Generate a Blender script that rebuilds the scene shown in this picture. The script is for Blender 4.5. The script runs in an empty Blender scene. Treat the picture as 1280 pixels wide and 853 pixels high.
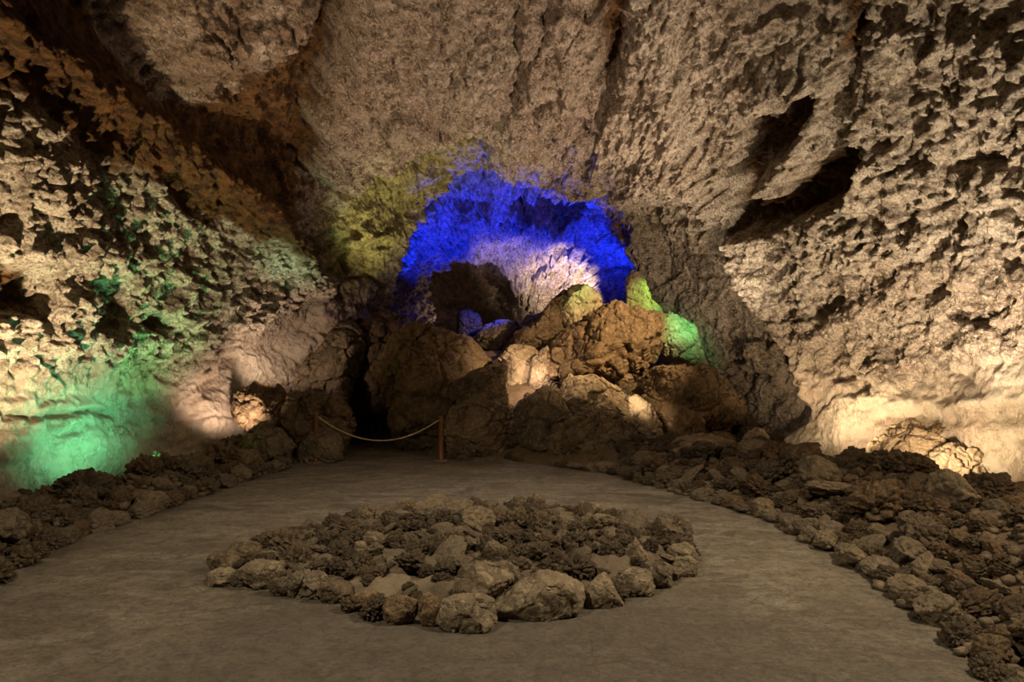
import bpy, math, random
import numpy as np
from mathutils import Vector, Matrix, Euler, noise as mn

random.seed(7)
RNG = np.random.default_rng(11)
sc = bpy.context.scene
COL = sc.collection
F = 860.0
CAM = np.array([0.0, 0.0, 1.8])
PITCH = math.atan(28.5 / F)
CP, SP = math.cos(PITCH), math.sin(PITCH)

# ------------------------------------------------------------------ photo survey helpers
def ray(px, py):
    x = (px - 640) / F; y = (426.5 - py) / F
    return np.array([x, CP - y * SP, SP + y * CP])
def at(px, py, Y):
    d = ray(px, py)
    return CAM + d * (Y / d[1])
def gp(px, py, z=0.0):
    d = ray(px, py)
    return CAM + d * ((z - CAM[2]) / d[2])
def survey(P):
    """where a survey station at the path sees each world point (used to lay traced rock features on the walls)"""
    X = P[:, 0]; Y = P[:, 1]; Z = P[:, 2] - 1.8
    fw = Y * CP + Z * SP
    up = -Y * SP + Z * CP
    fw = np.maximum(fw, 0.3)
    return 640 + F * X / fw, 426.5 - F * up / fw

# ------------------------------------------------------------------ noise in numpy
def _hash(ix, iy, iz, seed):
    h = (ix.astype(np.uint32) * np.uint32(374761393) + iy.astype(np.uint32) * np.uint32(668265263)
         + iz.astype(np.uint32) * np.uint32(2147483647) + np.uint32((seed * 974711 + 13) & 0xffffffff))
    h = (h ^ (h >> np.uint32(13))) * np.uint32(1274126177)
    h = (h ^ (h >> np.uint32(16))) * np.uint32(2246822519)
    return h ^ (h >> np.uint32(15))
_G = np.array([(math.cos(a) * math.sqrt(1 - z * z), math.sin(a) * math.sqrt(1 - z * z), z)
               for a, z in [((i * 2.399963), -1 + 2 * (i + .5) / 32) for i in range(32)]], dtype=np.float32)
def perlin(P, seed=0):
    P = P.astype(np.float32)
    I = np.floor(P); Fr = P - I; I = I.astype(np.int64)
    U = Fr * Fr * Fr * (Fr * (Fr * 6 - 15) + 10)
    out = np.zeros(len(P), np.float32)
    for dx in (0, 1):
        wx = U[:, 0] if dx else 1 - U[:, 0]
        for dy in (0, 1):
            wy = U[:, 1] if dy else 1 - U[:, 1]
            for dz in (0, 1):
                wz = U[:, 2] if dz else 1 - U[:, 2]
                g = _G[(_hash(I[:, 0] + dx, I[:, 1] + dy, I[:, 2] + dz, seed) & np.uint32(31)).astype(np.int32)]
                d = g[:, 0] * (Fr[:, 0] - dx) + g[:, 1] * (Fr[:, 1] - dy) + g[:, 2] * (Fr[:, 2] - dz)
                out += wx * wy * wz * d
    return out * 1.5
def fbm(P, octv=4, seed=0, gain=0.5):
    a = 1.0; s = 0; t = np.zeros(len(P), np.float32)
    for o in range(octv):
        t += a * perlin(P * (2.03 ** o) + 17.3 * o, seed + o); s += a; a *= gain
    return t / s * 1.3
def ridged(P, octv=3, seed=0, gain=0.5):
    a = 1.0; s = 0; t = np.zeros(len(P), np.float32)
    for o in range(octv):
        t += a * (1 - 2 * np.abs(perlin(P * (2.07 ** o) + 9.1 * o, seed + o))); s += a; a *= gain
    return t / s
def worley(P, seed=0):
    P = P.astype(np.float32)
    I = np.floor(P); Fr = P - I; I = I.astype(np.int64)
    f1 = np.full(len(P), 9.0, np.float32); f2 = f1.copy(); cid = np.zeros(len(P), np.float32)
    for dx in (-1, 0, 1):
        for dy in (-1, 0, 1):
            for dz in (-1, 0, 1):
                h = _hash(I[:, 0] + dx, I[:, 1] + dy, I[:, 2] + dz, seed)
                ax = (h & np.uint32(1023)).astype(np.float32) / 1023
                ay = ((h >> np.uint32(10)) & np.uint32(1023)).astype(np.float32) / 1023
                az = ((h >> np.uint32(20)) & np.uint32(1023)).astype(np.float32) / 1023
                d = (dx + ax - Fr[:, 0]) ** 2 + (dy + ay - Fr[:, 1]) ** 2 + (dz + az - Fr[:, 2]) ** 2
                nf2 = np.minimum(f2, np.maximum(f1, d))
                cid = np.where(d < f1, ax, cid)
                f1 = np.minimum(f1, d); f2 = nf2
    return np.sqrt(f1), np.sqrt(f2), cid
def sstep(a, b, x):
    t = np.clip((x - a) / (b - a), 0, 1)                 # also works with a > b
    return t * t * (3 - 2 * t)
def seg_dist(x, y, pts, closed=False):
    pts = [tuple(p) for p in pts]
    if closed: pts = pts + [pts[0]]
    best = np.full(len(x), 1e9, np.float32)
    for (x0, y0), (x1, y1) in zip(pts[:-1], pts[1:]):
        dx, dy = x1 - x0, y1 - y0
        L = dx * dx + dy * dy + 1e-9
        t = np.clip(((x - x0) * dx + (y - y0) * dy) / L, 0, 1)
        best = np.minimum(best, np.hypot(x - x0 - t * dx, y - y0 - t * dy))
    return best
def inside(x, y, pts):
    c = np.zeros(len(x), bool); n = len(pts)
    for i in range(n):
        x0, y0 = pts[i]; x1, y1 = pts[(i + 1) % n]
        if y0 == y1: continue
        m = ((y0 > y) != (y1 > y)) & (x < (x1 - x0) * (y - y0) / (y1 - y0) + x0)
        c ^= m
    return c
def sdist(x, y, pts):
    d = seg_dist(x, y, pts, True)
    return np.where(inside(x, y, pts), d, -d)          # positive inside

# ------------------------------------------------------------------ object helpers
def tag(o, label=None, cat=None, group=None, kind=None):
    if label: o['label'] = label
    if cat: o['category'] = cat
    if group: o['group'] = group
    if kind: o['kind'] = kind
    return o
def link(name, me, mat=None, parent=None, loc=None):
    o = bpy.data.objects.new(name, me); COL.objects.link(o)
    if mat is not None and len(me.materials) == 0: me.materials.append(mat)
    if parent is not None: o.parent = parent
    if loc is not None: o.location = loc
    return o
def np_mesh(name, V, Fq, smooth=True):
    V = np.ascontiguousarray(V, np.float32); Fq = np.ascontiguousarray(Fq, np.int32)
    me = bpy.data.meshes.new(name); n = Fq.shape[1]
    me.vertices.add(len(V)); me.vertices.foreach_set('co', V.ravel())
    me.loops.add(Fq.size); me.loops.foreach_set('vertex_index', Fq.ravel())
    me.polygons.add(len(Fq)); me.polygons.foreach_set('loop_start', np.arange(0, Fq.size, n, dtype=np.int32))
    try: me.polygons.foreach_set('loop_total', np.full(len(Fq), n, np.int32))
    except Exception: pass
    me.update(calc_edges=True)
    me.polygons.foreach_set('use_smooth', np.full(len(Fq), smooth, bool))
    return me
def add_attr(me, name, arr):
    a = me.attributes.new(name, 'FLOAT', 'POINT'); a.data.foreach_set('value', np.ascontiguousarray(arr, np.float32))
def grid_faces(nr, nc, wrap=False):
    r = np.arange(nr - 1)[:, None]; c = np.arange(nc if wrap else nc - 1)[None, :]
    c2 = (c + 1) % nc
    return np.stack([r * nc + c, r * nc + c2, (r + 1) * nc + c2, (r + 1) * nc + c], -1).reshape(-1, 4)

# ------------------------------------------------------------------ materials
class NT:
    def __init__(s, name):
        s.m = bpy.data.materials.new(name); s.m.use_nodes = True
        s.t = s.m.node_tree; s.t.nodes.clear()
        s.out = s.n('ShaderNodeOutputMaterial'); s.b = s.n('ShaderNodeBsdfPrincipled')
        s.t.links.new(s.b.outputs[0], s.out.inputs[0])
    def n(s, typ, **kw):
        nd = s.t.nodes.new(typ)
        for k, v in kw.items(): setattr(nd, k, v)
        return nd
    def L(s, a, b): s.t.links.new(a, b)
    def coord(s, kind='Object', scale=(1, 1, 1)):
        tc = s.n('ShaderNodeTexCoord'); mp = s.n('ShaderNodeMapping'); mp.inputs['Scale'].default_value = scale
        s.L(tc.outputs[kind], mp.inputs[0]); return mp.outputs[0]
    def noise(s, vec, scale, detail=4, rough=.55, dist=0, typ=None):
        nd = s.n('ShaderNodeTexNoise'); nd.inputs['Scale'].default_value = scale; nd.inputs['Detail'].default_value = detail
        nd.inputs['Roughness'].default_value = rough; nd.inputs['Distortion'].default_value = dist
        if typ: nd.noise_type = typ
        s.L(vec, nd.inputs['Vector']); return nd.outputs[0]
    def vor(s, vec, scale, feature='F1', rnd=1):
        nd = s.n('ShaderNodeTexVoronoi', feature=feature); nd.inputs['Scale'].default_value = scale
        nd.inputs['Randomness'].default_value = rnd
        s.L(vec, nd.inputs['Vector']); return nd.outputs['Distance']
    def ramp(s, fac, stops):
        r = s.n('ShaderNodeValToRGB'); e = r.color_ramp.elements
        while len(e) < len(stops): e.new(0.5)
        for i, (p, c) in enumerate(stops):
            e[i].position = p; e[i].color = (c, c, c, 1) if not hasattr(c, '__len__') else (*c, 1)
        s.L(fac, r.inputs[0]); return r.outputs[0]
    def mix(s, fac, a, b, mode='MIX'):
        m = s.n('ShaderNodeMix', data_type='RGBA', blend_type=mode)
        for idx, v in ((0, fac), (6, a), (7, b)):
            if isinstance(v, (int, float)): m.inputs[idx].default_value = v
            elif isinstance(v, tuple): m.inputs[idx].default_value = (*v, 1)
            else: s.L(v, m.inputs[idx])
        return m.outputs[2]
    def math(s, op, a, b=0.0):
        m = s.n('ShaderNodeMath', operation=op)
        for i, v in ((0, a), (1, b)):
            if isinstance(v, (int, float)): m.inputs[i].default_value = v
            else: s.L(v, m.inputs[i])
        return m.outputs[0]
    def attr(s, name):
        a = s.n('ShaderNodeAttribute', attribute_name=name); return a.outputs['Fac']
    def bump(s, h, strength, dist, prev=None):
        b = s.n('ShaderNodeBump'); b.inputs['Strength'].default_value = strength; b.inputs['Distance'].default_value = dist
        s.L(h, b.inputs['Height'])
        if prev is not None: s.L(prev, b.inputs['Normal'])
        return b.outputs[0]
    def done(s, col, rough=.85, nrm=None, spec=.25):
        if isinstance(col, tuple): s.b.inputs['Base Color'].default_value = (*col, 1)
        else: s.L(col, s.b.inputs['Base Color'])
        if isinstance(rough, (int, float)): s.b.inputs['Roughness'].default_value = rough
        else: s.L(rough, s.b.inputs['Roughness'])
        s.b.inputs['Specular IOR Level'].default_value = spec
        if nrm is not None: s.L(nrm, s.b.inputs['Normal'])
        return s.m

def mat_cave():
    k = NT('cave_rock'); v = k.coord('Object')
    n1 = k.noise(v, .9, 5, .6); n2 = k.noise(v, 5, 6, .65, .6); n3 = k.noise(v, 22, 4, .6, .8)
    tan = k.mix(k.ramp(n1, [(.35, 0.), (.65, 1.)]), (.30, .215, .155), (.40, .315, .235))
    tan = k.mix(k.ramp(n2, [(.38, 0.), (.56, 1.)]), (.12, .08, .047), tan)
    tan = k.mix(k.math('MULTIPLY', k.ramp(n3, [(.50, 0.), (.62, 1.)]), .7), tan, (.60, .50, .37))
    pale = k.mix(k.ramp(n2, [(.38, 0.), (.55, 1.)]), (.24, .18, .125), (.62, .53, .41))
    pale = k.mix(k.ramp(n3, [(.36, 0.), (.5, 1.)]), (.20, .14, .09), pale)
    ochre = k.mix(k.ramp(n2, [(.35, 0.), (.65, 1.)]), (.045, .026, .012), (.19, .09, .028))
    scr = k.noise(k.coord('Object', (1.6, 1.6, .7)), 9, 8, .75, 1.5)
    smooth = k.mix(k.ramp(scr, [(.40, 0.), (.56, 1.)]), (.34, .26, .175), (.62, .51, .38))
    smooth = k.mix(k.ramp(n3, [(.34, 1.), (.44, 0.)]), smooth, (.26, .19, .12))
    smooth = k.mix(k.ramp(k.noise(v, 2.2, 4, .6), [(.42, 0.), (.62, 1.)]), smooth, (.60, .50, .38))
    smooth = k.mix(k.math('MULTIPLY', k.ramp(n1, [(.45, 0.), (.6, 1.)]), .4), smooth, (.62, .42, .31))
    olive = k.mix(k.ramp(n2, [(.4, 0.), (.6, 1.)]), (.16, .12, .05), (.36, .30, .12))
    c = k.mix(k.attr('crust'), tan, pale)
    c = k.mix(k.attr('olive'), c, olive)
    c = k.mix(k.attr('smooth'), c, smooth)
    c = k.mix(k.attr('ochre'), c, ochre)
    warp = k.n('ShaderNodeVectorMath', operation='ADD')
    nz = k.n('ShaderNodeTexNoise'); nz.inputs['Scale'].default_value = 6; nz.inputs['Detail'].default_value = 2
    k.L(v, nz.inputs['Vector'])
    sub = k.n('ShaderNodeVectorMath', operation='SCALE'); sub.inputs['Scale'].default_value = .22
    k.L(nz.outputs['Color'], sub.inputs[0]); k.L(v, warp.inputs[0]); k.L(sub.outputs[0], warp.inputs[1])
    cur = k.vor(warp.outputs[0], 9.0); cur2 = k.vor(warp.outputs[0], 19.0)
    rough_mask = k.math('SUBTRACT', 1.0, k.math('MULTIPLY', k.attr('smooth'), .85))
    h = k.math('MULTIPLY', k.math('ADD', k.math('MULTIPLY', cur, 1.0), k.math('MULTIPLY', cur2, .45)), rough_mask)
    b1 = k.bump(h, 1.0, -.07)
    b2 = k.bump(k.noise(v, 26, 7, .72, .8), .9, .03, b1)
    b2 = k.bump(scr, .8, .05, b2)
    return k.done(c, .8, b2, .2)

def mat_rock(name, dark, mid, light, craggy=1.0):
    k = NT(name)
    tc = k.n('ShaderNodeTexCoord'); oi = k.n('ShaderNodeObjectInfo')
    add = k.n('ShaderNodeVectorMath', operation='ADD')
    scl = k.n('ShaderNodeVectorMath', operation='SCALE'); scl.inputs['Scale'].default_value = 1.0
    k.L(tc.outputs['Object'], add.inputs[0])
    cmb = k.n('ShaderNodeCombineXYZ'); k.L(k.math('MULTIPLY', oi.outputs['Random'], 40.), cmb.inputs[0])
    k.L(cmb.outputs[0], add.inputs[1]); v = add.outputs[0]
    n1 = k.noise(v, 3.2, 5, .6, .3); n2 = k.noise(v, 14, 5, .65, .5)
    c = k.mix(k.ramp(n1, [(.35, 0.), (.62, 1.)]), dark, mid)
    c = k.mix(k.math('MULTIPLY', k.ramp(n2, [(.5, 0.), (.68, 1.)]), .75), c, light)
    tone = k.ramp(oi.outputs['Random'], [(0, (.72, .70, .68)), (.5, (1, .97, .92)), (1, (1.18, 1.1, 1.0))])
    c = k.mix(1.0, c, tone, 'MULTIPLY')
    b1 = k.bump(k.noise(v, 11, 6, .7, .4), .9 * craggy, .05)
    b2 = k.bump(k.vor(v, 26), .5 * craggy, -.015, b1)
    return k.done(c, .88, b2, .2)

def mat_floor():
    k = NT('cave_floor'); v = k.coord('Object')
    n1 = k.noise(v, .8, 6, .62, .6); n2 = k.noise(v, 6, 6, .7, .2); n3 = k.noise(v, 60, 3, .6)
    st = k.noise(k.coord('Object', (.8, 1.7, 1)), 1.6, 6, .7, .9)
    c = k.mix(k.ramp(n1, [(.35, 0.), (.65, 1.)]), (.115, .088, .058), (.245, .200, .140))
    c = k.mix(k.ramp(st, [(.45, 0.), (.62, 1.)]), c, (.29, .245, .18))
    c = k.mix(k.math('MULTIPLY', k.ramp(n2, [(.38, 1.), (.5, 0.)]), .55), c, (.075, .06, .042))
    c = k.mix(k.math('MULTIPLY', k.ramp(n3, [(.55, 0.), (.7, 1.)]), .3), c, (.33, .29, .22))
    c = k.mix(k.attr('soil'), c, k.mix(n2, (.09, .055, .03), (.26, .17, .09)))
    c = k.mix(k.attr('worn'), c, k.mix(n2, (.06, .048, .035), (.20, .165, .12)))
    crk = k.ramp(k.vor(k.coord('Object', (1, 1.6, 1)), 3.2, 'DISTANCE_TO_EDGE'), [(0.0, 1.), (.035, 0.)])
    c = k.mix(k.math('MULTIPLY', crk, k.math('MULTIPLY', k.ramp(k.noise(v, 1.3, 3), [(.5, 0.), (.6, 1.)]), .5)), c, (.05, .04, .028))
    gran = k.ramp(k.noise(v, 16, 6, .75, 1.2), [(.35, 0.), (.55, 1.)])
    c = k.mix(k.math('MULTIPLY', k.math('SUBTRACT', 1.0, gran), .75), c, (.075, .06, .042))
    b1 = k.bump(k.noise(v, 3, 8, .7), .8, .08)
    b2 = k.bump(k.noise(v, 22, 6, .75, .6), 1.0, .025, b1)
    return k.done(c, .75, b2, .3)

def mat_simple(name, a, b, scale, rough, bump=.2, vscale=(1, 1, 1), spec=.4):
    k = NT(name); v = k.coord('Object', vscale); n = k.noise(v, scale, 4, .6)
    return k.done(k.mix(k.ramp(n, [(.35, 0.), (.65, 1.)]), a, b), rough, k.bump(n, bump, .004), spec)

M_CAVE = mat_cave()
M_FLOOR = mat_floor()
M_STONE = mat_rock('weathered_stone', (.10, .078, .050), (.21, .165, .11), (.36, .29, .20), .8)
M_LAVA = mat_rock('lava_clinker', (.085, .062, .038), (.185, .138, .088), (.32, .25, .165), 1.1)
M_BROWN = mat_rock('brown_boulder', (.10, .064, .034), (.215, .145, .082), (.36, .26, .155), 1.1)
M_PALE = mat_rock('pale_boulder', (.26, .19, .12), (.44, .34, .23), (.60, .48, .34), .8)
def mat_bed():
    k = NT('ring_soil'); v = k.coord('Object'); n = k.noise(v, 9, 5, .65)
    c = k.mix(k.attr('soil'), k.mix(n, (.05, .037, .022), (.20, .15, .095)), k.mix(k.noise(v, 30, 6, .75), (.10, .075, .045), (.30, .23, .15)))
    return k.done(c, .9, k.bump(k.noise(v, 30, 5, .7), .9, .02), .2)
M_BED = mat_bed()
M_WOOD = mat_simple('rust_brown_paint', (.16, .055, .022), (.27, .10, .042), 14, .5, .2, (1, 1, .2))
M_PLATE = mat_simple('dusty_plate', (.15, .09, .055), (.26, .17, .11), 20, .7)
M_ROPE = mat_simple('hemp_rope', (.36, .27, .15), (.56, .45, .28), 60, .85, .5)

# ------------------------------------------------------------------ ground
PATH_R = [gp(1330, 940), gp(1240, 855), gp(1185, 800), gp(1125, 755), gp(1050, 700), gp(965, 655), gp(900, 632), gp(830, 612), gp(760, 594), gp(690, 583)]
PATH_L = [gp(-60, 765), gp(0, 728), gp(60, 692), gp(150, 657), gp(200, 640), gp(260, 618), gp(310, 600), gp(365, 584)]
poly = [(6, -4)] + [(4.2, -2)] + [(p[0], p[1]) for p in PATH_R] + [(-.2, 12.7), (-1.25, 12.9), (-1.75, 14.2), (-2.2, 16.0), (-3.2, 16.5), (-3.6, 15.0), (-3.7, 13.2)] + [(p[0], p[1]) for p in PATH_L[::-1]] + [(-5.2, -4)]
PATHPOLY = poly
def ground(X, Y):
    """height of the ground: level path, rubble berms along both walls, ramp under the boulders at the back"""
    X = np.atleast_1d(np.asarray(X, np.float32)); Y = np.atleast_1d(np.asarray(Y, np.float32))
    d = -sdist(X, Y, PATHPOLY)
    d = np.maximum(d, 0)
    right = .40 * sstep(0, 1.5, d) * (1 - .95 * sstep(2.0, 3.1, d))
    left = .20 * sstep(0, .7, d) * (1 - 1.2 * sstep(.9, 1.7, d))
    h = np.where(X > 0, right, left)
    w = sstep(12.2, 13.4, Y) * sstep(0, .5, d)
    ramp = .15 + .62 * np.maximum(Y - 13.0, 0)
    ramp = np.minimum(ramp, 2.1) * (1 - .75 * sstep(3.5, 4.2, X) * (1 - sstep(15.5, 16.5, Y)))
    h = h * (1 - w) + w * np.where(X > -1.5, ramp, np.minimum(ramp * .8, 1.6))
    P = np.stack([X, Y, X * 0], 1)
    h = h + .05 * fbm(P * 1.3, 3, 5) * sstep(0.0, .5, d) + .012 * fbm(P * .7, 3, 9)
    return h
def gz(x, y): return float(ground([x], [y])[0])

def build_floor():
    ys = np.concatenate([np.linspace(-4, 2, 60, endpoint=False), np.linspace(2, 14, 420, endpoint=False), np.linspace(14, 27, 120)])
    xs = np.linspace(-9, 9, 460)
    X, Y = np.meshgrid(xs, ys)
    X = X.ravel(); Y = Y.ravel()
    Z = ground(X, Y)
    P = np.stack([X, Y, Z], 1)
    Z = Z + .008 * fbm(P * np.array([2.5, 5, 1]), 4, 31) + .004 * ridged(P * 7, 3, 33)
    me = np_mesh('floor', np.stack([X, Y, Z], 1), grid_faces(len(ys), len(xs)))
    d = -sdist(X, Y, PATHPOLY)
    add_attr(me, 'soil', sstep(-.05, .25, d + .12 * fbm(P * 2, 3, 4)))
    wn = (1 - sstep(1.6, 2.9, np.hypot((X - .05) / 1.2, Y - 3.6) + .7 * fbm(P * .9, 3, 41))) * .8
    add_attr(me, 'worn', wn)
    o = link('floor', me, M_FLOOR); tag(o, kind='structure')
build_floor()

# ------------------------------------------------------------------ cave shell
SEC = [  # Y, left half width, right half width, roof height
    (-6, 7.4, 7.6, 8.0), (-2, 7.8, 7.9, 9.0), (4, 7.7, 7.8, 9.4), (8, 7.1, 7.3, 9.0), (10, 6.7, 6.8, 8.6), (12, 6.15, 6.2, 8.0),
    (14, 5.3, 5.3, 7.35), (15.5, 4.45, 4.35, 7.15), (16.6, 3.4, 3.4, 7.05), (17.3, 2.95, 3.15, 6.95), (17.9, 3.5, 3.6, 7.9), (20, 3.8, 3.8, 7.8),
    (22, 3.4, 3.4, 6.6), (24, 2.8, 2.9, 5.4), (25.5, 1.9, 2.0, 4.2), (26.6, .3, .3, 2.3)]
def smooth_interp(x, xs, ys):
    xs = np.array(xs, float); ys = np.array(ys, float)
    m = np.gradient(ys, xs)
    i = np.clip(np.searchsorted(xs, x) - 1, 0, len(xs) - 2)
    h = xs[i + 1] - xs[i]; t = (x - xs[i]) / h
    return ((1 + 2 * t) * (1 - t) ** 2) * ys[i] + t * (1 - t) ** 2 * h * m[i] + t * t * (3 - 2 * t) * ys[i + 1] + t * t * (t - 1) * h * m[i + 1]
def shell_base(T, Y):
    ys = [s[0] for s in SEC]
    a_l = smooth_interp(Y, ys, [s[1] for s in SEC]); a_r = smooth_interp(Y, ys, [s[2] for s in SEC]); top = smooth_interp(Y, ys, [s[3] for s in SEC])
    c, s = np.cos(T), np.sin(T)
    a = np.where(c > 0, a_r, a_l)
    b = np.where(s > 0, top - 2.0, a * 1.15)
    e = 2.25
    r = (np.abs(c / a) ** e + np.abs(s / b) ** e) ** (-1 / e)
    return np.stack([r * c, Y, 2.0 + r * s], -1)

def bumps(x, y, dep, feats):
    """feats: ('line', pts, width_m, amp_m) and ('patch', pts, soft_m, amp_m); pts are survey bearings, sizes are metres"""
    out = np.zeros(len(x), np.float32); mpp = dep / F
    for kind, pts, w, amp in feats:
        xs = [p[0] for p in pts]; ys = [p[1] for p in pts]
        m = (x > min(xs) - 150) & (x < max(xs) + 150) & (y > min(ys) - 150) & (y < max(ys) + 150)
        if not m.any(): continue
        if kind == 'line':
            d = seg_dist(x[m], y[m], pts) * mpp[m]
            out[m] += amp * np.exp(-(d / w) ** 2)
        else:
            d = sdist(x[m], y[m], pts) * mpp[m]
            out[m] += amp * sstep(-w, w, d)
    return out

CEIL_MASS = [(428, -400), (420, -20), (424, 60), (408, 130), (400, 180), (392, 214), (420, 232), (452, 210), (500, 180), (560, 148), (600, 134), (612, 165), (628, 192),
             (660, 214), (705, 226), (765, 236), (800, 268), (835, 300), (880, 320), (900, 250), (860, 120), (860, -400)]
FEATS = [
    ('patch', CEIL_MASS, .10, .62),
    ('line', [(640, -60), (648, 30), (655, 62), (638, 92), (640, 108), (618, 135)], .10, -.22),
    ('patch', [(625, 60), (655, 40), (660, 85), (640, 100)], .12, -.2),
    ('patch', [(615, 140), (640, 128), (680, 140), (705, 175), (700, 200), (660, 196), (628, 180)], .1, .18),
    ('line', [(520, 20), (560, 30), (600, 30), (650, 20)], .22, .2),
    # left: slanting shelf, recess above it
    ('line', [(-80, -40), (0, 15), (80, 70), (150, 112), (222, 165), (268, 205), (310, 250), (350, 300), (385, 352)], .34, .55),
    ('line', [(140, 20), (165, 60), (190, 110), (240, 150), (300, 175), (350, 190)], .55, -.9),
    ('line', [(415, -20), (415, 60), (398, 150), (385, 210), (385, 290), (396, 330)], .35, -.7),
    ('patch', [(250, 135), (275, 122), (300, 130), (318, 160), (300, 185), (262, 175)], .16, .4),
    ('patch', [(305, 140), (320, 132), (345, 150), (340, 170), (315, 165)], .12, .35),
    ('line', [(220, 20), (260, 40), (330, 30), (400, 20)], .5, .3),
    # left hollows
    ('patch', [(-20, 335), (30, 332), (62, 345), (68, 375), (58, 400), (20, 398), (-20, 392)], .12, -.5),
    ('patch', [(115, 350), (140, 340), (156, 352), (152, 400), (140, 420), (112, 415)], .1, -.4),
    ('patch', [(180, 402), (198, 392), (218, 404), (212, 416), (190, 412)], .08, -.3),
    ('line', [(5, 520), (60, 523), (100, 518), (140, 514)], .05, -.16),
    ('line', [(62, 534), (75, 545), (95, 535)], .06, -.14),
    ('line', [(0, 508), (70, 510), (150, 508)], .08, .05),
    ('line', [(150, 530), (220, 528), (300, 518), (350, 512)], .025, -.05),
    ('line', [(0, 560), (40, 575), (80, 610)], .25, .15),
    ('line', [(285, 425), (278, 470), (250, 490)], .12, -.15),
    ('line', [(392, 215), (400, 228), (425, 235)], .08, -.25),
    # pillar left of the arch
    ('line', [(395, 345), (400, 420), (350, 470)], .35, .22),
    ('line', [(398, 300), (402, 340), (405, 370)], .06, -.2),
    # right: twin hollows with a hanging lobe between
    ('patch', [(928, 145), (960, 136), (985, 138), (1003, 106), (1024, 114), (1014, 160), (990, 180), (978, 202), (955, 208), (944, 240), (932, 205)], .13, -.75),
    ('patch', [(903, 262), (910, 205), (930, 205), (946, 222), (952, 246), (972, 245), (1000, 226), (1040, 186), (1052, 150), (1070, 172), (1082, 205), (1062, 250), (1010, 268), (965, 290), (912, 296)], .15, -1.0),
    ('line', [(1020, 150), (1008, 190), (985, 218), (962, 238)], .16, .30),
    ('line', [(1056, -20), (1066, 40), (1060, 90), (1042, 150)], .14, -.4),
    ('line', [(768, -40), (775, 20), (765, 80)], .22, -.65),
    ('line', [(800, 60), (815, 110), (850, 160), (885, 175)], .2, -.12),
    ('line', [(845, -30), (858, 20), (852, 70)], .12, -.4),
    ('line', [(722, 120), (745, 140), (752, 165), (742, 195)], .14, -.32),
    ('line', [(700, -20), (708, 60), (720, 110)], .14, .22),
    ('line', [(935, 20), (960, 80), (1005, 100)], .45, .25),
    ('patch', [(800, 250), (868, 240), (905, 300), (930, 350), (955, 405), (985, 455), (1003, 520), (960, 560), (880, 520), (800, 400)], .25, -.65),
    ('line', [(905, 262), (925, 320), (955, 372), (985, 430), (1005, 490)], .22, .22),
    ('line', [(965, 470), (975, 480), (968, 520), (965, 545)], .07, -.3),
    ('patch', [(1130, 372), (1150, 352), (1172, 350), (1180, 365), (1150, 375)], .08, -.2),
    ('patch', [(1010, 388), (1022, 380), (1034, 384), (1026, 396), (1012, 396)], .05, -.18),
    ('patch', [(1040, 474), (1060, 464), (1088, 466), (1090, 492), (1072, 498), (1060, 480)], .05, -.16),
    ('line', [(1090, 500), (1180, 508), (1290, 500)], .12, .14),
    ('line', [(1100, 520), (1180, 528), (1300, 522)], .08, -.07),
    ('line', [(1180, 190), (1230, 200), (1275, 150)], .12, -.14),
    ('patch', [(1170, 215), (1230, 180), (1262, 200), (1240, 225), (1190, 230)], .12, -.15),
    ('line', [(1075, 30), (1110, 60), (1120, 110)], .12, -.2),
    ('line', [(1200, 10), (1250, 18), (1300, 0)], .15, -.3),
    # inner dome
    ('line', [(520, 300), (530, 340), (520, 372)], .3, -.3),
    ('line', [(640, 260), (690, 270), (730, 262)], .4, -.4),
    ('line', [(590, 245), (650, 235), (700, 250)], .2, .2),
    ('line', [(770, 300), (785, 330), (770, 370)], .25, -.25),
    ('patch', [(552, 350), (575, 338), (625, 345), (642, 375), (640, 430), (548, 430)], .35, -2.6),
    ('line', [(644, 345), (652, 370), (662, 398)], .06, -.35),
]
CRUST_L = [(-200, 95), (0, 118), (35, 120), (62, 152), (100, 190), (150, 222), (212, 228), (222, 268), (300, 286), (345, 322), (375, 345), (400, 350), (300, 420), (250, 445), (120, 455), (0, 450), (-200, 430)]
OCHRE_DARK = [
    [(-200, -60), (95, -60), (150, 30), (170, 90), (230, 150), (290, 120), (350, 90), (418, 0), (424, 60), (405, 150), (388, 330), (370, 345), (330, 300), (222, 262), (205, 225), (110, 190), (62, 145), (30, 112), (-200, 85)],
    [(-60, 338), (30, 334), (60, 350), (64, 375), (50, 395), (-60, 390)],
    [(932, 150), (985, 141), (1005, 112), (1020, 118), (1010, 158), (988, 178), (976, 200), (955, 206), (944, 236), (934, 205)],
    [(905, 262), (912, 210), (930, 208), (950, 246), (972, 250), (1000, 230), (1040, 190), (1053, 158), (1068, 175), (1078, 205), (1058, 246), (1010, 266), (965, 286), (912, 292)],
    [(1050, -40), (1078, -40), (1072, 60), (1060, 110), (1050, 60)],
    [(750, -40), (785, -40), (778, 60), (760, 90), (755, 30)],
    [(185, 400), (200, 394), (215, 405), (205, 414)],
    [(632, 262), (650, 238), (690, 240), (735, 250), (742, 275), (700, 290), (660, 285)], [(560, 262), (600, 248), (615, 262), (575, 280)], [(752, 262), (775, 268), (782, 300), (760, 300)],  # darker patches set into the colour of the dome
]
SMOOTH = [
    [(-200, 480), (0, 470), (130, 470), (230, 470), (300, 440), (360, 400), (400, 380), (420, 440), (330, 480), (330, 560), (280, 640), (-200, 660)],
    [(960, 480), (1000, 450), (1100, 480), (1400, 440), (1400, 640), (1000, 640), (965, 560)],
]
OLIVE = [(395, 330), (420, 240), (460, 205), (520, 165), (598, 138), (620, 195), (770, 240), (800, 290), (780, 250), (700, 232), (640, 215), (580, 240), (520, 270), (498, 310), (470, 350), (420, 370)]
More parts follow.
